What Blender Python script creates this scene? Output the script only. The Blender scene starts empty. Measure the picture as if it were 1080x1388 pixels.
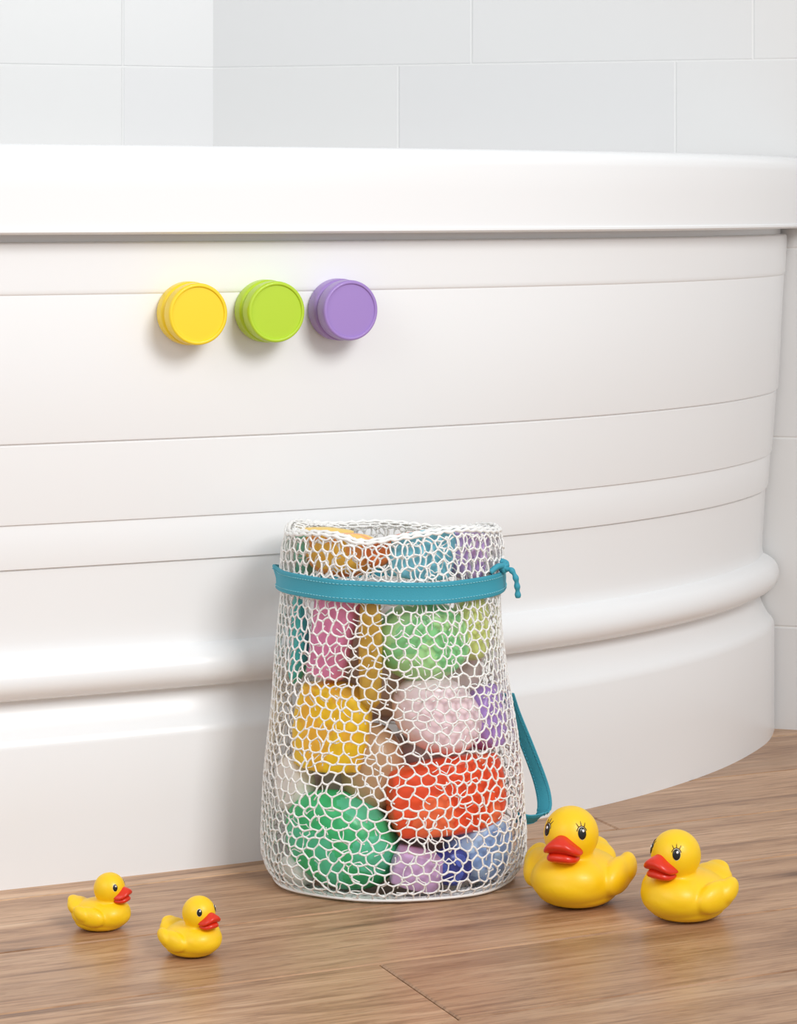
import bpy, bmesh, math, random
from mathutils import Vector, Matrix, noise
random.seed(7)
F=3400.0; HC=0.505; HY=277.0
sc=bpy.context.scene
def PX(x,y,d): return Vector(((x-540)*d/F, d, HC-(y-HY)*d/F))
def GD(y): return F*HC/(y-HY)

# ---------------------------------------------------------------- utils
def lin(c):
    return tuple(((v/255)/12.92 if v/255<=0.04045 else ((v/255+0.055)/1.055)**2.4) for v in c)
def mat(name,rgb,rough=0.4,**kw):
    m=bpy.data.materials.new(name); m.use_nodes=True
    b=m.node_tree.nodes['Principled BSDF']
    b.inputs['Base Color'].default_value=(*lin(rgb),1)
    b.inputs['Roughness'].default_value=rough
    for k,v in kw.items(): b.inputs[k.replace('_',' ')].default_value=v
    return m
def bsdf(m): return m.node_tree.nodes['Principled BSDF']
def add_noise_bump(m,scale,strength,dist=0.001,detail=3):
    nt=m.node_tree; tc=nt.nodes.new('ShaderNodeTexCoord'); n=nt.nodes.new('ShaderNodeTexNoise')
    n.inputs['Scale'].default_value=scale; n.inputs['Detail'].default_value=detail
    bp=nt.nodes.new('ShaderNodeBump'); bp.inputs['Strength'].default_value=strength; bp.inputs['Distance'].default_value=dist
    nt.links.new(tc.outputs['Object'],n.inputs['Vector']); nt.links.new(n.outputs['Fac'],bp.inputs['Height'])
    nt.links.new(bp.outputs['Normal'],bsdf(m).inputs['Normal'])
def new_obj(name,verts,faces,m=None,parent=None,smooth=True,angle=None):
    me=bpy.data.meshes.new(name); me.from_pydata([tuple(v) for v in verts],[],faces); me.update()
    bm=bmesh.new(); bm.from_mesh(me); bmesh.ops.recalc_face_normals(bm,faces=bm.faces); bm.to_mesh(me); bm.free()
    if smooth:
        for p in me.polygons: p.use_smooth=True
        if angle: me.set_sharp_from_angle(angle=math.radians(angle))
    o=bpy.data.objects.new(name,me); sc.collection.objects.link(o)
    if m: me.materials.append(m)
    if parent: o.parent=parent
    return o
def empty(name,loc=(0,0,0)):
    e=bpy.data.objects.new(name,None); e.location=loc; e.empty_display_size=0.05; sc.collection.objects.link(e); return e
def tube(V,Fc,pts,rad,sides=6,cap=True):
    n=len(pts); base=len(V); up=None
    for i,p in enumerate(pts):
        t=(pts[min(i+1,n-1)]-pts[max(i-1,0)])
        if t.length<1e-9: t=Vector((0,0,1))
        t.normalize()
        if up is None:
            up=Vector((0,0,1)) if abs(t.z)<0.9 else Vector((1,0,0))
        a=t.cross(up)
        if a.length<1e-5: a=t.orthogonal()
        a.normalize(); b=a.cross(t).normalized(); up=b
        r=rad[i] if isinstance(rad,(list,tuple)) else rad
        for k in range(sides):
            an=2*math.pi*k/sides
            V.append(p+a*math.cos(an)*r+b*math.sin(an)*r)
    for i in range(n-1):
        for k in range(sides):
            k2=(k+1)%sides
            Fc.append((base+i*sides+k,base+i*sides+k2,base+(i+1)*sides+k2,base+(i+1)*sides+k))
    if cap:
        Fc.append(tuple(base+k for k in range(sides))); Fc.append(tuple(base+(n-1)*sides+k for k in range(sides)))
def catmull(P,n):
    out=[]
    Q=[P[0]*2-P[1]]+list(P)+[P[-1]*2-P[-2]]
    for i in range(1,len(Q)-2):
        for k in range(n):
            t=k/n; a,b,c,d=Q[i-1],Q[i],Q[i+1],Q[i+2]
            out.append(0.5*((2*b)+(c-a)*t+(2*a-5*b+4*c-d)*t*t+(3*b-a-3*c+d)*t**3))
    out.append(P[-1].copy()); return out

# ---------------------------------------------------------------- walls
WC=Vector((-0.19,2.57)); WR=Vector((0.383,2.41)); WL=Vector((-0.397,2.50))
def wall_y(x):
    if x>WC.x: return WC.y+(x-WC.x)*(WR.y-WC.y)/(WR.x-WC.x)
    return WC.y+(x-WC.x)*(WL.y-WC.y)/(WL.x-WC.x)
def tile_mat(name,w,h,off,ox,oz,k=1.0):
    m=mat(name,(236,237,238),0.3); nt=m.node_tree
    tc=nt.nodes.new('ShaderNodeTexCoord'); sx=nt.nodes.new('ShaderNodeSeparateXYZ'); cx=nt.nodes.new('ShaderNodeCombineXYZ')
    nt.links.new(tc.outputs['Object'],sx.inputs[0])
    ax=nt.nodes.new('ShaderNodeMath'); ax.inputs[1].default_value=ox+w*40
    az=nt.nodes.new('ShaderNodeMath'); az.inputs[1].default_value=oz+h*40
    nt.links.new(sx.outputs['X'],ax.inputs[0]); nt.links.new(sx.outputs['Z'],az.inputs[0])
    nt.links.new(ax.outputs[0],cx.inputs['X']); nt.links.new(az.outputs[0],cx.inputs['Y'])
    br=nt.nodes.new('ShaderNodeTexBrick'); br.offset=off; br.offset_frequency=2
    for kk,v in {'Scale':1,'Mortar Size':0.0018,'Mortar Smooth':1.0,'Bias':0,'Brick Width':w,'Row Height':h}.items(): br.inputs[kk].default_value=v
    br.inputs['Color1'].default_value=(*lin((231*k,231*k,230*k)),1); br.inputs['Color2'].default_value=(*lin((228*k,228*k,228*k)),1)
    br.inputs['Mortar'].default_value=(*lin((240*k,240*k,239*k)),1)
    nt.links.new(cx.outputs[0],br.inputs['Vector']); nt.links.new(br.outputs['Color'],bsdf(m).inputs['Base Color'])
    bp=nt.nodes.new('ShaderNodeBump'); bp.invert=True; bp.inputs['Strength'].default_value=0.6; bp.inputs['Distance'].default_value=0.001
    nt.links.new(br.outputs['Fac'],bp.inputs['Height']); nt.links.new(bp.outputs['Normal'],bsdf(m).inputs['Normal'])
    return m
def wall(name,origin,direc,x0,x1,m,h=2.3):
    d=direc.normalized(); ang=math.atan2(d.y,d.x)
    t=0.05
    v=[(x0,0,0),(x1,0,0),(x1,t,0),(x0,t,0),(x0,0,h),(x1,0,h),(x1,t,h),(x0,t,h)]
    f=[(0,1,5,4),(1,2,6,5),(2,3,7,6),(3,0,4,7),(4,5,6,7),(3,2,1,0)]
    o=new_obj(name,v,f,m,smooth=False); o.location=(origin.x,origin.y,0); o.rotation_euler=(0,0,ang)
    return o
ROW=0.182; Z0=0.6446
wall('wall_back',WC,WR-WC,0,1.9,tile_mat('white_tile_back',0.28,ROW,0.73,-0.197,-Z0+ROW*4,0.985))
wall('wall_left',WC,WC-WL,-1.6,0,tile_mat('white_tile_left',0.28,ROW,0.0,0.094,-Z0+ROW*4))

# ---------------------------------------------------------------- floor
fa=math.radians(24)
fo=PX(0,1375,GD(1375)); fo.z=0
wm=mat('oak_planks',(178,135,98),0.36); nt=wm.node_tree
N=nt.nodes.new; L=nt.links.new
tc=N('ShaderNodeTexCoord'); at=N('ShaderNodeAttribute'); at.attribute_name='tone'
sc1=N('ShaderNodeVectorMath'); sc1.operation='SCALE'; sc1.inputs['Scale'].default_value=9.0; L(at.outputs['Color'],sc1.inputs[0])
ad=N('ShaderNodeVectorMath'); ad.operation='ADD'; L(tc.outputs['Object'],ad.inputs[0]); L(sc1.outputs[0],ad.inputs[1])
def mapn(s):
    mp=N('ShaderNodeMapping'); mp.inputs['Scale'].default_value=s; L(ad.outputs[0],mp.inputs['Vector']); return mp
def noi(mp,s,d,r=0.5,di=0):
    n=N('ShaderNodeTexNoise'); n.inputs['Scale'].default_value=s; n.inputs['Detail'].default_value=d; n.inputs['Roughness'].default_value=r; n.inputs['Distortion'].default_value=di
    L(mp.outputs[0],n.inputs['Vector']); return n
def ramp(src,els):
    c=N('ShaderNodeValToRGB'); e=c.color_ramp.elements
    e[0].position,e[0].color=els[0][0],(*els[0][1],1); e[1].position,e[1].color=els[-1][0],(*els[-1][1],1)
    for p,cc in els[1:-1]:
        k=e.new(p); k.color=(*cc,1)
    L(src,c.inputs[0]); return c
def mul(a,b,f):
    m=N('ShaderNodeMix'); m.data_type='RGBA'; m.blend_type='MULTIPLY'; m.inputs[0].default_value=f
    L(a,m.inputs[6]); L(b,m.inputs[7]); return m.outputs[2]
n1=noi(mapn((2.2,24,1)),1.6,6,0.6,0.9)
n2=noi(mapn((14,420,1)),1.0,4)
n3=noi(mapn((2.5,7,1)),1.3,2)
n5=noi(mapn((30,190,1)),1.0,3,0.7)
c1=ramp(n1.outputs['Fac'],[(0.28,lin((130,95,68))),(0.45,lin((186,146,112))),(0.58,lin((202,164,130))),(0.74,lin((216,183,151)))])
c2=ramp(n2.outputs['Fac'],[(0.3,(0.66,0.61,0.57)),(0.58,(1,1,1))])
c3=ramp(n3.outputs['Fac'],[(0.3,(0.80,0.77,0.75)),(0.65,(1.06,1.05,1.04))])
c5=ramp(n5.outputs['Fac'],[(0.33,(0.64,0.57,0.52)),(0.5,(1,1,1))])
vo=N('ShaderNodeTexVoronoi'); vo.inputs['Scale'].default_value=1.2; L(mapn((2.6,7.5,1)).outputs[0],vo.inputs['Vector'])
c4=ramp(vo.outputs['Distance'],[(0.015,(0.30,0.2,0.15)),(0.05,(0.75,0.68,0.62)),(0.11,(1,1,1))])
sep=N('ShaderNodeSeparateColor'); L(at.outputs['Color'],sep.inputs[0])
c6=ramp(sep.outputs[0],[(0,(0.86,0.84,0.83)),(1,(1.05,1.05,1.05))])
x=mul(c1.outputs[0],c2.outputs[0],0.8); x=mul(x,c3.outputs[0],0.8); x=mul(x,c4.outputs[0],0.8); x=mul(x,c5.outputs[0],0.7); x=mul(x,c6.outputs[0],1.0)
L(x,bsdf(wm).inputs['Base Color'])
bp=N('ShaderNodeBump'); bp.inputs['Strength'].default_value=0.3; bp.inputs['Distance'].default_value=0.0006; L(n2.outputs['Fac'],bp.inputs['Height']); L(bp.outputs[0],bsdf(wm).inputs['Normal'])
V=[];Fc=[];tones=[]
PW=0.125; PL=1.6; g=0.0006; bv=0.0012
cj=PX(560,1338,GD(1338)); cj.z=0
Ri=Matrix.Rotation(-fa,3,'Z'); lj=Ri@(cj-fo); rj=int(math.floor(lj.y/PW))
for r in range(-9,18):
    y0=r*PW; rr=random.Random(r*13+8)
    off=(lj.x+(r-rj)*0.4*PL)%PL
    for c in range(-3,4):
        x0=off+c*PL; x1=x0+PL
        if x0>2.3 or x1<-2.0: continue
        b=len(V)
        xs=(x0+g,x1-g); ys=(y0+g,y0+PW-g)
        for (z,i) in ((-0.01,0),(-bv,0),(0,bv)):
            V+= [(xs[0]+i,ys[0]+i,z),(xs[1]-i,ys[0]+i,z),(xs[1]-i,ys[1]-i,z),(xs[0]+i,ys[1]-i,z)]
        fs=[(b+8,b+9,b+10,b+11),(b+3,b+2,b+1,b)]
        for l in (0,4):
            for q in range(4): fs.append((b+l+q,b+l+(q+1)%4,b+l+4+(q+1)%4,b+l+4+q))
        Fc+=fs; t=(rr.random(),rr.random()*1.3,rr.random()); tones+=[t]*12
fl=new_obj('floor',V,Fc,wm,smooth=False)
ca=fl.data.color_attributes.new('tone','FLOAT_COLOR','POINT')
for i,t in enumerate(tones): ca.data[i].color=(*t,1)
fl.location=fo; fl.rotation_euler=(0,0,fa)

# ---------------------------------------------------------------- bathtub
ctrl=[Vector(p) for p in [(-1.1,1.50),(-0.70,1.672),(-0.293,1.846),(-0.108,1.929),(0.0,1.986),(0.109,2.056),(0.203,2.137),(0.287,2.240),(0.343,2.345),(0.361,2.410)]]
cur=catmull(ctrl,16)
for it in range(30):
    cur=[cur[0]]+[(cur[i-1]+cur[i]*2+cur[i+1])/4 for i in range(1,len(cur)-1)]+[cur[-1]]
nf=len(cur); nrm=[]
for i in range(nf):
    t=(cur[min(i+1,nf-1)]-cur[max(i-1,0)]).normalized(); nrm.append(Vector((t.y,-t.x)))
back=[Vector((0.2,wall_y(0.2)-0.004)),Vector((-0.19,2.566)),Vector((-0.6,wall_y(-0.6)-0.004)),Vector((-1.1,wall_y(-1.1)-0.004)),Vector((-1.1,1.9))]
prof=[(0,0),(.05,0),(.102,0),(.106,-.0008),(.1095,-.003),(.113,-.0065),(.120,-.0105),(.127,-.0135),(.132,-.0145),(.1355,-.0145),
 (.1362,-.011),(.1375,-.006),(.140,-.001),(.144,.0028),(.149,.0045),(.154,.0045),(.159,.003),(.163,.0005),(.1662,-.003),(.1685,-.007),(.1700,-.0105),(.174,-.0115),(.180,-.0115),(.19,-.011),
 (.2325,-.0083),(.2332,-.0088),(.2338,-.0088),(.2345,-.0062),(.2365,-.0058),
 (.266,-.0038),(.2668,-.0040),(.2674,-.0040),(.268,-.0024),(.270,-.0020),
 (.3262,.002),(.327,.0014),(.3278,.0014),(.3285,.0034),(.330,.0038),
 (.437,.0092),(.4378,.0091),(.4386,.0098),(.4395,.0102),(.442,.0104),(.4735,.0122),(.4755,.0120),(.4765,.011),(.4772,.006),(.4825,.006),(.4828,.030),(.4833,.0325),(.4845,.034),(.4862,.034),(.4872,.0328),(.489,.0328),
 (.515,.0345),(.536,.0352),(.5415,.0345),(.5455,.0318),(.548,.028),(.549,.022),(.5492,.010)]
V=[];Fc=[]; nl=nf+len(back)
for z,o in prof:
    for i in range(nf):
        p=cur[i]+nrm[i]*o
        y=min(p.y,wall_y(p.x)-0.0015)
        V.append((p.x,y,z))
    for b in back: V.append((b.x,b.y,z))
allp=[cur[i].copy() for i in range(nf)]+back
cen=Vector((-0.30,2.20))
for z,s in [(.549,.86),(.545,.845),(.53,.835),(.40,.80),(.20,.72),(.14,.64),(.12,.5),(.115,.1)]:
    for p in allp:
        q=cen+(p-cen)*s; V.append((q.x,q.y,z))
nr=len(prof)+8
for r in range(nr-1):
    for i in range(nl):
        j=(i+1)%nl
        Fc.append((r*nl+i,r*nl+j,(r+1)*nl+j,(r+1)*nl+i))
Fc.append(tuple((nr-1)*nl+i for i in range(nl)))
tm=mat('white_acrylic',(241,242,243),0.27)
tub=new_obj('bathtub',V,Fc,tm,angle=32)

def tub_hit(xpx,off):
    for i in range(nf-1):
        a=cur[i]+nrm[i]*off; b=cur[i+1]+nrm[i+1]*off
        fa_=a.x-(xpx-540)*a.y/F; fb=b.x-(xpx-540)*b.y/F
        if fa_<=0<=fb:
            t=-fa_/(fb-fa_+1e-12); return a.lerp(b,t), nrm[i].lerp(nrm[i+1],t).normalized()
# ---------------------------------------------------------------- knobs
def knob(name,xb,y,col):
    p,n=tub_hit(xb,0.0093)
    R=0.0236
    pr=[(0,0),(R*.97,0),(R*1.0,.0010),(R*1.015,.003),(R*1.015,.0105),(R*1.0,.0122),(R*.96,.0130),(R*.93,.0134),(R*.93,.0146),(R*.95,.0152),(R*.975,.0160),(R*.985,.0176),(R*.985,.0255),(R*.975,.0272),(R*.95,.0282),(R*.92,.0285),(R*.875,.0282),(R*.862,.0274),(R*.85,.0270),(R*.5,.0272),(0,.0272)]
    V=[];Fc=[];S=96
    for r,h in pr:
        for k in range(S):
            a=2*math.pi*k/S; V.append((r*math.cos(a),r*math.sin(a),h))
    for i in range(len(pr)-1):
        for k in range(S):
            k2=(k+1)%S; Fc.append((i*S+k,i*S+k2,(i+1)*S+k2,(i+1)*S+k))
    o=new_obj(name,V,Fc,mat(name+'_plastic',col,0.38,Coat_Weight=0.1),angle=40)
    bm=bmesh.new(); bm.from_mesh(o.data); bmesh.ops.remove_doubles(bm,verts=bm.verts,dist=1e-6); bm.to_mesh(o.data); bm.free()
    z=HC-(y-HY)*p.y/F
    o.location=(p.x,p.y,z)
    nn=Vector((n.x,n.y,0)); o.rotation_euler=nn.to_track_quat('Z','Y').to_euler()
    return o
knob('round_knob',252,424,(248,214,40))
knob('round_knob.001',356,421,(182,214,48))
knob('round_knob.002',454,419,(162,132,200))

# ---------------------------------------------------------------- bag
BC=Vector((-0.0045,1.878)); 
prof_b=[(0.0015,.060),(0.0015,.082),(0.004,.089),(0.010,.0940),(0.020,.0972),(.0365,.0976),(.075,.0950),(.131,.0885),(.186,.0822),(.205,.0808),(.222,.0798),(.240,.0785),(.259,.0775)]
arc=[0]
for i in range(1,len(prof_b)):
    arc.append(arc[-1]+math.hypot(prof_b[i][0]-prof_b[i-1][0],prof_b[i][1]-prof_b[i-1][1]))
ATOT=arc[-1]
def prof_at(s):
    s=max(0,min(ATOT,s))
    for i in range(1,len(arc)):
        if s<=arc[i]:
            t=(s-arc[i-1])/(arc[i]-arc[i-1]); return (prof_b[i-1][0]*(1-t)+prof_b[i][0]*t, prof_b[i-1][1]*(1-t)+prof_b[i][1]*t)
    return prof_b[-1]
def bag_r(z):
    for i in range(2,len(prof_b)):
        if z<=prof_b[i][0]:
            t=(z-prof_b[i-1][0])/(prof_b[i][0]-prof_b[i-1][0]+1e-9); return prof_b[i-1][1]*(1-t)+prof_b[i][1]*t
    return prof_b[-1][1]
def topz(u,top):
    uu=u%(2*math.pi)
    return top**3*0.0030*(math.sin(2*u+2.1)+0.5*math.sin(5*u))-top**6*0.004*math.exp(-((uu-4.45)/0.18)**2)+top**4*0.0085*max(0,-math.sin(u))
def bag_pt(u,z,r,lift=0.0):
    top=max(0,min(1,(z-0.12)/0.14))
    lump=1+0.016*math.sin(3*u+z*30)+0.010*math.sin(7*u-z*45+1)
    lump-=0.035*top*math.exp(-((u%(2*math.pi)-4.45)/0.13)**2)
    br=0.745+0.09*top
    zz=z+topz(u,top)
    a=(r*lump+lift); 
    cs,sn=math.cos(u),math.sin(u)
    e=1-0.06*(1-top)
    cx=abs(cs)**e*(1 if cs>0 else -1); sx=abs(sn)**e*(1 if sn>0 else -1)
    xs=BC.x-0.0015*top
    return Vector((xs+a*cx, BC.y+a*br*sx, zz))
bag=empty('mesh_toy_bag',(BC.x,BC.y,0))
def parent_keep(o,p):
    o.parent=p; o.matrix_parent_inverse=Matrix.Translation(-p.location)
def net(fn,smax,NU,rowh,seed,rr=0.0009,jit=.36,drop=0.0):
    rng=random.Random(seed); V=[];Fc=[]
    rows=int(round(smax/rowh))
    J=[[(rng.uniform(-jit,jit),rng.uniform(-jit,jit)) for i in range(NU)] for j in range(rows+1)]
    def site(i,j):
        jx,jy=J[j][i%NU]
        return Vector((i+(0.5 if j%2 else 0)+jx, min(max(j+jy,0),rows)))
    nodes={}
    for j in range(rows):
        for i in range(NU):
            if j%2==0:
                A=(site(i,j),site(i+1,j),site(i,j+1)); B=(site(i+1,j),site(i,j+1),site(i+1,j+1))
            else:
                A=(site(i,j),site(i+1,j),site(i+1,j+1)); B=(site(i,j),site(i,j+1),site(i+1,j+1))
            for nm_,T_ in (('A',A),('B',B)):
                nodes[(nm_,j,i)]=(T_[0]+T_[1]+T_[2])/3+Vector((rng.uniform(-.11,.11),rng.uniform(-.11,.11)))
    ed=[]
    for j in range(rows):
        for i in range(NU):
            ed.append((('A',j,i),('B',j,i)))
            if j%2==0: ed.append((('B',j,i),('A',j,(i+1)%NU)))
            else: ed.append((('A',j,i),('B',j,(i+1)%NU)))
            if j>0: ed.append((('A',j,i),('B',j-1,i)))
    for a,b in ed:
        if rng.random()<drop: continue
        pa=nodes[a].copy(); pb=nodes[b].copy()
        if pb.x-pa.x>NU/2: pb.x-=NU
        if pa.x-pb.x>NU/2: pb.x+=NU
        dd=(pb-pa); pr=Vector((-dd.y,dd.x))
        bow=rng.uniform(-.14,.14); pts=[]
        for t in (0,.2,.5,.8,1):
            q=pa+dd*t+pr*bow*math.sin(math.pi*t)
            pts.append(fn(q.x/NU*2*math.pi,max(0,min(1,q.y/rows)),0.0006*math.sin(t*math.pi)))
        k=rng.uniform(.85,1.25)
        tube(V,Fc,pts,[rr*1.65,rr*1.1*k,rr*.95*k,rr*1.1*k,rr*1.65],6)
    return V,Fc
nm=mat('white_net_cord',(242,242,240),0.6,Subsurface_Weight=0.15)
bsdf(nm).inputs['Subsurface Radius'].default_value=(.003,.003,.003); add_noise_bump(nm,900,0.4,0.0004)
def fn1(u,v,l):
    z,r=prof_at(v*ATOT); return bag_pt(u,z,r,0.0012+l)
V,Fc=net(fn1,ATOT,60,0.0078,3,0.00064)
def fn1b(u,v,l):
    z,r=prof_at(v*ATOT); return bag_pt(u+0.03,z,r,-0.0002+l*.5)
Vb,Fb=net(fn1b,ATOT,50,0.0098,31,0.00040,.45,0.6); b0=len(V); V+=Vb; Fc+=[tuple(i+b0 for i in f) for f in Fb]
o=new_obj('net_body',V,Fc,nm); parent_keep(o,bag)
def fn2(u,v,l):
    z=0.2605-0.041*v if v>0.06 else 0.2605
    r=prof_at(ATOT)[1]+0.0025*min(1,v*4)+(0.259-z)*0.06
    return bag_pt(u,z,r,0.0016+l)
V,Fc=net(fn2,0.043,60,0.0082,11,0.00064)
def fn3(u,v,l):
    rt=prof_at(ATOT)[1]; a=v*math.pi*0.5
    return bag_pt(u,0.2600-0.003*(1-math.cos(a)),rt-0.012*math.sin(a),l)
V3,F3=net(fn3,0.016,52,0.008,21,0.00064); b0=len(V); V+=V3; Fc+=[tuple(i+b0 for i in f) for f in F3]
for off in (0.0,0.0022):
    pts=[bag_pt(2*math.pi*k/160,0.2605+0.0006*math.sin(k*1.9)-off*0.8,prof_at(ATOT)[1],0.0004+off) for k in range(161)]
    tube(V,Fc,pts,[0.0013+0.0004*math.sin(k*2.3) for k in range(161)],6,False)
o=new_obj('net_cuff',V,Fc,nm); parent_keep(o,bag)
V=[];Fc=[]
for zz,rr in ((0.0028,0.0900),(0.0022,0.082)):
    pts=[bag_pt(2*math.pi*k/160,zz,rr,0) for k in range(161)]
    tube(V,Fc,pts,0.0012,6,False)
o=new_obj('net_base_hem',V,Fc,nm); parent_keep(o,bag)

teal=mat('teal_webbing',(56,156,178),0.6); add_noise_bump(teal,1500,0.5,0.0004)
tealL=mat('teal_stitch',(128,200,212),0.6)
ZB=0.2250
def band_pt(u,dz,l):
    z=ZB+dz+0.0012*math.sin(2*u+0.5)
    bump=0.0030*math.exp(-((u-3.15)/0.09)**2)*(1.0 if dz>0 else 0.2)
    q=bag_pt(u,ZB,0.0796,0.0048+l+bump+0.0005*math.sin(9*u)); q.z=z+ (0.0020*math.exp(-((u-3.15)/0.12)**2) if dz>0 else 0)
    return q
V=[];Fc=[];S=200
sec=[(-.0080,0),(-.0080,.0012),(-.0068,.0019),(-.005,.0013),(0,.0015),(.005,.0013),(.0068,.0019),(.0080,.0012),(.0080,0)]
for k in range(S):
    for dz,l in sec: V.append(band_pt(2*math.pi*k/S,dz,l))
ns=len(sec)
for k in range(S):
    k2=(k+1)%S
    for i in range(ns):
        i2=(i+1)%ns; Fc.append((k*ns+i,k*ns+i2,k2*ns+i2,k2*ns+i))
o=new_obj('drawstring_band',V,Fc,teal,angle=50); parent_keep(o,bag)
V=[];Fc=[]
for dz in (-.0050,.0050):
    for k in range(170):
        u0=2*math.pi*k/170; u1=u0+0.6*2*math.pi/170
        tube(V,Fc,[band_pt(u0,dz,.0014),band_pt((u0+u1)/2,dz,.0018),band_pt(u1,dz,.0014)],0.00035,5)
o=new_obj('band_stitching',V,Fc,tealL); parent_keep(o,bag)
def ribbon(V,Fc,pts,wid,th,wd):
    n=len(pts); b=len(V)
    for i,p in enumerate(pts):
        t=(pts[min(i+1,n-1)]-pts[max(i-1,0)]).normalized()
        w=wd[i] if isinstance(wd,list) else wd
        w=(w-t*w.dot(t)).normalized(); nn=t.cross(w).normalized()
        wi=wid[i] if isinstance(wid,list) else wid
        for a,c in ((-.5,-.3),(-.44,-.5),(0,-.5),(.44,-.5),(.5,-.3),(.5,.3),(.44,.5),(0,.5),(-.44,.5),(-.5,.3)):
            V.append(p+w*a*wi+nn*c*th)
    m=10
    for i in range(n-1):
        for k in range(m): Fc.append((b+i*m+k,b+i*m+(k+1)%m,b+(i+1)*m+(k+1)%m,b+(i+1)*m+k))
    Fc.append(tuple(b+k for k in range(m))); Fc.append(tuple(b+(n-1)*m+k for k in range(m)))
V=[];Fc=[]
dk=1.858
kp=PX(683,769,dk)
for q in range(3):
    ax=Vector((math.cos(q*1.1),0.3*q-0.3,math.sin(q*1.1))).normalized(); o1=ax.orthogonal().normalized(); o2=ax.cross(o1)
    pts=[kp+(o1*math.cos(2*math.pi*k/20)*0.0032+o2*math.sin(2*math.pi*k/20)*0.0024) for k in range(21)]
    tube(V,Fc,pts,0.0018,8,False)
pts=catmull([PX(683,771,dk),PX(693,773,dk-.003),PX(699,784,dk-.004),PX(701,797,dk-.003),PX(702,810,dk-.002)],8)
tube(V,Fc,pts,[0.0021+0.0004*math.sin(i*.9) for i in range(len(pts))],8)
pts=catmull([PX(664,776,dk-.012),PX(674,768,dk-.008),PX(684,767,dk)],8); tube(V,Fc,pts,0.0022,8)
pts=catmull([PX(683,768,dk),PX(679,760,dk+.003),PX(687,763,dk+.004),PX(685,770,dk)],8); tube(V,Fc,pts,0.0016,8)
o=new_obj('drawstring_knot',V,Fc,teal); parent_keep(o,bag)
V=[];Fc=[]
sp=catmull([PX(688,940,1.917),PX(698,970,1.922),PX(716,1015,1.922),PX(733,1062,1.917),PX(738,1092,1.907),PX(731,1107,1.897),PX(716,1111,1.887),PX(700,1108,1.887)],10)
n=len(sp); wd=[Vector((0.85,-0.5,-0.1)) if i<n*0.66 else Vector((0.35,-0.6,0.7)) for i in range(n)]
for _ in range(4): wd=[wd[max(0,i-3)]*.25+wd[i]*.5+wd[min(n-1,i+3)]*.25 for i in range(n)]
ribbon(V,Fc,sp,[0.0115]*n,0.0016,wd)
for s in (-.36,.36):
    for i in range(0,n-1):
        t=(sp[i+1]-sp[i]); w=(wd[i]-t.normalized()*wd[i].dot(t.normalized())).normalized(); nn=t.normalized().cross(w)
        for sg in (-1,1):
            tube(V,Fc,[sp[i]+w*s*.0115+nn*sg*.0009,sp[i]+t*.6+w*s*.0115+nn*sg*.0009],0.0004,5)
o=new_obj('carry_strap',V,Fc,teal,angle=50); parent_keep(o,bag)

# toys inside
def keep_in(co):
    z=max(co.z,0.003); r=bag_r(min(z,0.259)); top=max(0,min(1,(z-0.12)/0.14)); br=0.745+0.09*top
    dx=co.x-(BC.x-0.0015*top); dy=(co.y-BC.y)/br; rr=math.hypot(dx,dy)
    u=math.atan2(dy,dx)
    zt=0.2575+topz(u,1.0)*min(1,rr/0.05)
    if z>zt-0.004: z=zt-0.004*math.exp(-(z-zt+0.004)/0.004)
    lump=1+0.016*math.sin(3*u+z*30)+0.010*math.sin(7*u-z*45+1)-0.035*top*math.exp(-((u%(2*math.pi)-4.45)/0.13)**2)
    lim=r*lump*0.98-0.0014
    s=1.0
    if rr>lim*0.93:
        e=(rr-lim*0.93); k=lim*0.07; s=(lim*0.93+k*(1-math.exp(-e/k)))/rr
    return Vector((co.x-dx+dx*s, BC.y+(co.y-BC.y)*s, z))
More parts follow.
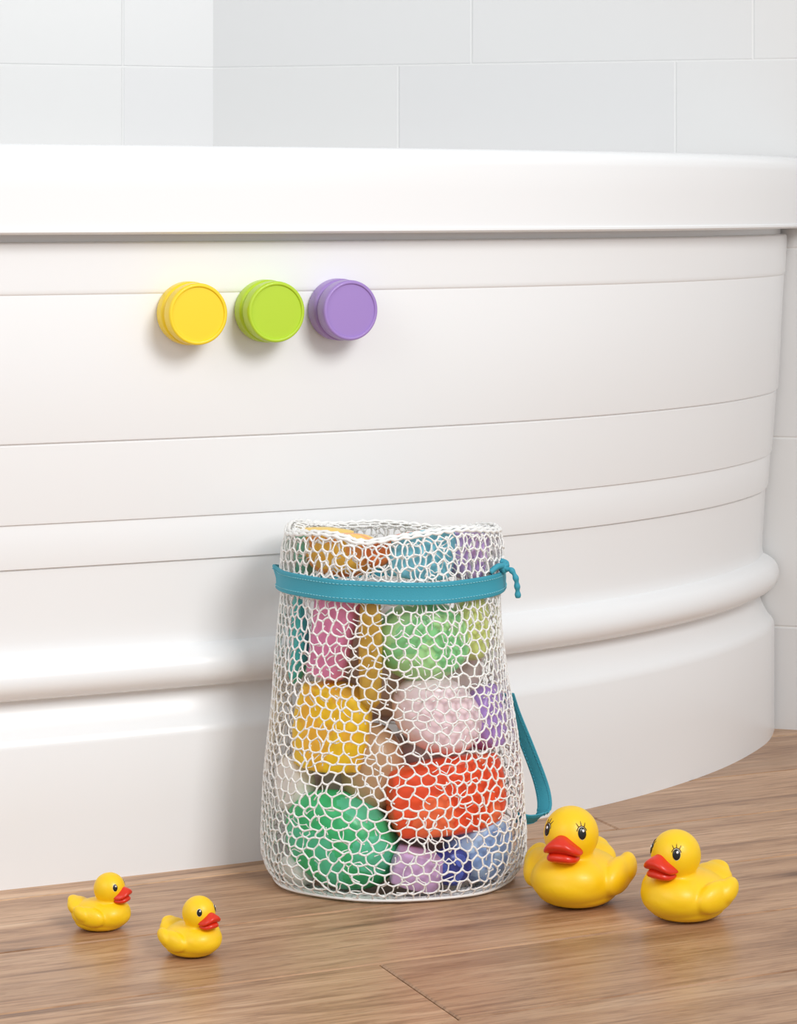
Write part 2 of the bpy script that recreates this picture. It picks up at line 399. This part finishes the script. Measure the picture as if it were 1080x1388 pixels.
def toy(kind,x,y,rx,ry,col,rot=0,back=0.0,depth=0.6,col2=None):
    k=1.87/F; RX=rx*k; RZ=ry*k; RY=min(RX,RZ)*depth/0.6*0.9
    p=PX(x,y,1.87); z=max(0.01,p.z); r=bag_r(z); top=max(0,min(1,(z-0.12)/0.14)); b=r*(0.745+0.09*top)*0.96
    c=max(0.1,1-((p.x-BC.x)/(r*0.97))**2)
    yf=BC.y-b*math.sqrt(c)
    d=yf+RY*0.85+back
    p=PX(x,y,d); p.z=max(p.z,RZ*0.9+0.002)
    bm=bmesh.new()
    if kind in('ball','blob'):
        bmesh.ops.create_icosphere(bm,subdivisions=5,radius=1)
        for v in bm.verts:
            s=1-0.03*math.exp(-(v.co.z/0.04)**2)
            if kind=='blob':
                m_=max(abs(v.co.x),abs(v.co.y),abs(v.co.z)); s*=(1+0.52*(1/m_-1))*0.95
            v.co*=s*(1+0.03*noise.noise(v.co*1.5+Vector((x,y,0))))
    else:
        S=48; pr=[(0,-1),(.72,-1),(.78,-.94),(.84,-.2),(.86,-.15),(.86,0),(.95,.82),(1.03,.84),(1.05,.93),(1.03,1),(.96,1),(.92,.9),(.75,-.85),(0,-.88)]
        rings=[]
        for rr,h in pr:
            rings.append([bm.verts.new((rr*math.cos(2*math.pi*q/S),rr*math.sin(2*math.pi*q/S),h)) for q in range(S)])
        for i in range(len(rings)-1):
            for q in range(S): bm.faces.new((rings[i][q],rings[i][(q+1)%S],rings[i+1][(q+1)%S],rings[i+1][q]))
        bmesh.ops.remove_doubles(bm,verts=bm.verts,dist=1e-5)
    if col2:
        for f in bm.faces:
            c_=f.calc_center_median()
            if noise.noise(c_*1.6+Vector((x*.1,y*.1,3)))>0.08: f.material_index=1
    M=Matrix.Translation(p)@Matrix.Rotation(math.radians(rot),4,'Y')@Matrix.Rotation(math.radians(rot*.3),4,'X')@Matrix.Diagonal((RX,RY,RZ,1))
    bm.transform(M)
    for v in bm.verts: v.co=keep_in(v.co)
    bmesh.ops.recalc_face_normals(bm,faces=bm.faces)
    me=bpy.data.meshes.new('toy'); bm.to_mesh(me); bm.free()
    for q in me.polygons: q.use_smooth=True
    me.set_sharp_from_angle(angle=math.radians(50))
    me.materials.append(mat('toy_plastic',col,0.3,Subsurface_Weight=0.1))
    if col2: me.materials.append(mat('toy_plastic_b',col2,0.3,Subsurface_Weight=0.1))
    o=bpy.data.objects.new('bath_toy_'+kind,me); sc.collection.objects.link(o); parent_keep(o,bag)
T=[('cup',450,862,34,54,(240,146,190),10),('ball',572,868,66,54,(142,212,146),0),('blob',450,985,56,64,(252,208,48),6),
('ball',592,968,64,50,(246,222,228),30),('ball',662,972,40,46,(180,146,218),20),('blob',608,1078,90,54,(248,92,52),-8),
('ball',462,1138,82,62,(70,196,128),25),('ball',655,1150,54,44,(144,178,230),0),('ball',612,1174,28,26,(60,70,150),0),
('blob',565,1178,38,28,(214,178,222),15),('ball',400,866,20,60,(70,188,184),0),('blob',502,885,17,78,(206,166,70),0),
('ball',466,742,60,40,(250,200,86),0),('blob',570,744,50,44,(134,208,226),5),('ball',636,746,42,40,(200,170,226),0),
('ball',642,850,34,44,(210,220,136),0),('ball',394,1062,34,36,(240,232,226),0),('cup',408,748,24,30,(126,204,174),0),
('ball',690,900,20,40,(226,220,230),0),('ball',400,1180,30,22,(235,235,230),0),('ball',512,738,22,30,(246,134,70),0)]
c2={2:(250,194,64),6:(96,208,164),8:(90,110,200),7:(174,204,240),1:(174,224,156),5:(250,122,76),12:(246,164,84),14:(225,192,236)}
for i,t in enumerate(T): toy(*t,col2=c2.get(i))
toy('ball',505,1040,44,60,(204,168,132),0,back=0.02)
toy('ball',556,714,34,24,(240,110,50),0,back=0.03)
toy('ball',440,714,40,24,(240,200,90),0,back=0.04)
toy('ball',620,714,36,24,(150,205,228),0,back=0.04)
toy('blob',540,900,120,80,(224,206,196),0,back=0.05,depth=.3)
toy('blob',540,1080,130,90,(224,206,200),0,back=0.05,depth=.3)

# ---------------------------------------------------------------- ducks
dy=mat('duck_yellow_rubber',(254,206,20),0.42,Subsurface_Weight=0.25,Coat_Weight=0.05)
bsdf(dy).inputs['Subsurface Radius'].default_value=(.006,.004,.001)
dr=mat('duck_red_bill',(222,46,14),0.34,Coat_Weight=0.1)
dk_=mat('duck_eye_black',(16,14,14),0.25)
dw=mat('duck_eye_white_glint',(250,250,250),0.3)
db=mat('duck_lash_brown',(70,42,12),0.4)
def ell(bm,c,r,rot=None,sub=4):
    M=Matrix.Translation(Vector(c))@(rot if rot else Matrix.Identity(4))@Matrix.Diagonal((*r,1))
    bmesh.ops.create_icosphere(bm,subdivisions=sub,radius=1,matrix=M)
RY=lambda a:Matrix.Rotation(math.radians(a),4,'Y')
RZ_=lambda a:Matrix.Rotation(math.radians(a),4,'Z')
HCn=Vector((0.16,0,0.725)); HR=0.274
bm=bmesh.new()
ell(bm,(0.0,0,0.265),(0.54,0.45,0.275)); ell(bm,(0.20,0,0.29),(0.33,0.39,0.25)); ell(bm,(-0.02,0,0.13),(0.45,0.40,0.15))
ell(bm,(0.14,0,0.50),(0.22,0.22,0.15))
ell(bm,(-0.40,0,0.35),(0.24,0.28,0.15),RY(28)); ell(bm,(-0.50,0,0.43),(0.15,0.18,0.08),RY(38))
ell(bm,HCn,(HR*1.02,HR,HR))
for s in (-1,1):
    ell(bm,(-0.02,s*0.42,0.31),(0.28,0.13,0.17),RZ_(-s*6)@RY(12))
    ell(bm,(-0.16,s*0.48,0.37),(0.18,0.10,0.12),RZ_(s*14)@RY(28))
me=bpy.data.meshes.new('duck_src'); bm.to_mesh(me); bm.free()
src=bpy.data.objects.new('duck_src',me); sc.collection.objects.link(src)
rm=src.modifiers.new('r','REMESH'); rm.mode='VOXEL'; rm.voxel_size=0.014
sm=src.modifiers.new('s','SMOOTH'); sm.iterations=8; sm.factor=0.5
dg=bpy.context.evaluated_depsgraph_get()
body=bpy.data.meshes.new_from_object(src.evaluated_get(dg)); bpy.data.objects.remove(src)
for v in body.vertices:
    if v.co.z<0.035: v.co.z=0.035-(0.035-v.co.z)*0.55
zmin=min(v.co.z for v in body.vertices)
for v in body.vertices: v.co.z-=zmin
for p in body.polygons: p.use_smooth=True
body.name='duck_body'; body.materials.clear(); body.materials.append(dy)
HCn.z-=zmin
def mesh_from(bm,name,m):
    me=bpy.data.meshes.new(name); bm.to_mesh(me); bm.free()
    for p in me.polygons: p.use_smooth=True
    me.materials.append(m); return me
def sgp(v,e): return math.copysign(abs(v)**e,v)
bm=bmesh.new()
bmesh.ops.create_icosphere(bm,subdivisions=5,radius=1)
for v in bm.verts:
    x,y,z=v.co
    x2,y2=sgp(x,.78),sgp(y,.85)
    nx=x2*0.175; ny=y2*0.19; nz=z*0.070
    nz+=0.035*(x*0.5+0.5)**2 - 0.060*y*y + 0.05*math.exp(-(y/0.4)**2)*(1-min(1,abs(x)))*(1 if z>0 else 0)
    v.co=Vector((HCn.x+0.235+nx,ny,HCn.z-0.075+nz))
up=mesh_from(bm,'duck_bill_upper',dr)
bm=bmesh.new()
bmesh.ops.create_icosphere(bm,subdivisions=5,radius=1)
for v in bm.verts:
    x,y,z=v.co
    nx=sgp(x,.82)*0.155; ny=sgp(y,.82)*0.160; nz=z*0.066-0.012*(x*0.5+0.5)-0.030*y*y
    v.co=Vector((HCn.x+0.23+nx,ny,HCn.z-0.150+nz))
lo=mesh_from(bm,'duck_bill_lower',dr)
def eyes():
    bk=bmesh.new(); wh=bmesh.new(); V=[];Fc=[]
    for s in (-1,1):
        az=math.radians(43*s); el=math.radians(14)
        n=Vector((math.cos(el)*math.cos(az),math.cos(el)*math.sin(az),math.sin(el)))
        q=n.to_track_quat('X','Z').to_matrix().to_4x4()
        c=HCn+n*HR*1.0
        ell(wh,c-n*0.010,(0.016,0.050,0.066),q,3)
        ell(bk,c+n*0.0,(0.013,0.044,0.060),q,3)
        w=q@Vector((0.013,0.010,0.024)); ell(wh,c+w,(0.006,0.013,0.015),q,2)  # white dot modelled on each pupil as its highlight
        for a0,l in ((0,0.05),(1,0.055),(2,0.05)):
            ang=math.radians(60+a0*28) if s>0 else math.radians(120-a0*28)
            pts=[]
            for t in (0,.5,1):
                rr=0.064+l*t; yy=math.cos(ang)*rr; zz=math.sin(ang)*rr*1.1
                d=(q@Vector((1,0,0)))*HR + (q@Vector((0,yy,zz)))
                pts.append(HCn+d.normalized()*(HR*1.006))
            tube(V,Fc,pts,[0.005,0.0045,0.002],6)
        pts=[]
        for t in range(9):
            ang=math.radians(20+t*17.5)
            d=(q@Vector((1,0,0)))*HR + (q@Vector((0,math.cos(ang)*0.056,math.sin(ang)*0.072)))
            pts.append(HCn+d.normalized()*(HR*1.006))
        tube(V,Fc,pts,0.005,6)
    a=mesh_from(bk,'duck_pupils',dk_); b=mesh_from(wh,'duck_eye_whites_glints',dw)
    me=bpy.data.meshes.new('duck_lashes'); me.from_pydata([tuple(v) for v in V],[],Fc); me.materials.append(db)
    return a,b,me
ea,eb,ec=eyes()
def duck(name,x,y,Hh,yaw,lash=True):
    d=GD(y); p=PX(x,y,d); e=empty(name,(p.x,p.y,0))
    e.rotation_euler=(0,0,math.radians(yaw)); e.scale=(Hh,)*3
    for nm_,m_ in (('body',body),('bill_upper',up),('bill_lower',lo),('pupils',ea),('eye_whites_glints',eb),('eyelashes',ec)):
        if nm_=='eyelashes' and not lash: continue
        o=bpy.data.objects.new(nm_,m_); sc.collection.objects.link(o); o.parent=e
duck('rubber_duck',137,1258,0.0395,-18,False)
duck('rubber_duck.001',260,1293,0.0405,-40,False)
duck('rubber_duck.002',781,1223,0.0725,-113)
duck('rubber_duck.003',929,1243,0.0640,-138)

# ---------------------------------------------------------------- camera / light
cam=bpy.data.cameras.new('camera'); co=bpy.data.objects.new('camera',cam); sc.collection.objects.link(co)
co.location=(0,0,HC); co.rotation_euler=(math.radians(90),0,0)
cam.sensor_fit='HORIZONTAL'; cam.sensor_width=36; cam.lens=36*F/1080; cam.shift_y=-(694-HY)/1080.0
cam.clip_start=0.05; sc.camera=co
def area(name,loc,tgt,size,energy,col=(1,1,1),sy=None):
    l=bpy.data.lights.new(name,'AREA'); l.energy=energy; l.size=size; l.color=col
    if sy: l.shape='RECTANGLE'; l.size_y=sy
    o=bpy.data.objects.new(name,l); sc.collection.objects.link(o); o.location=loc
    o.rotation_euler=(Vector(tgt)-Vector(loc)).to_track_quat('-Z','Y').to_euler(); return o
k_=area('key_softbox',(1.0,0.35,1.45),(-0.40,1.9,0.42),0.75,11.0,(1,0.995,0.985))
k_.data.spread=math.radians(110)
area('fill_softbox',(-1.3,0.2,1.4),(-0.1,2,0.3),1.2,10,(0.98,0.99,1))
w=bpy.data.worlds.new('world'); sc.world=w; w.use_nodes=True
w.node_tree.nodes['Background'].inputs[0].default_value=(0.96,0.98,1,1); w.node_tree.nodes['Background'].inputs[1].default_value=0.62
sc.view_settings.view_transform='Standard'; sc.view_settings.look='None'
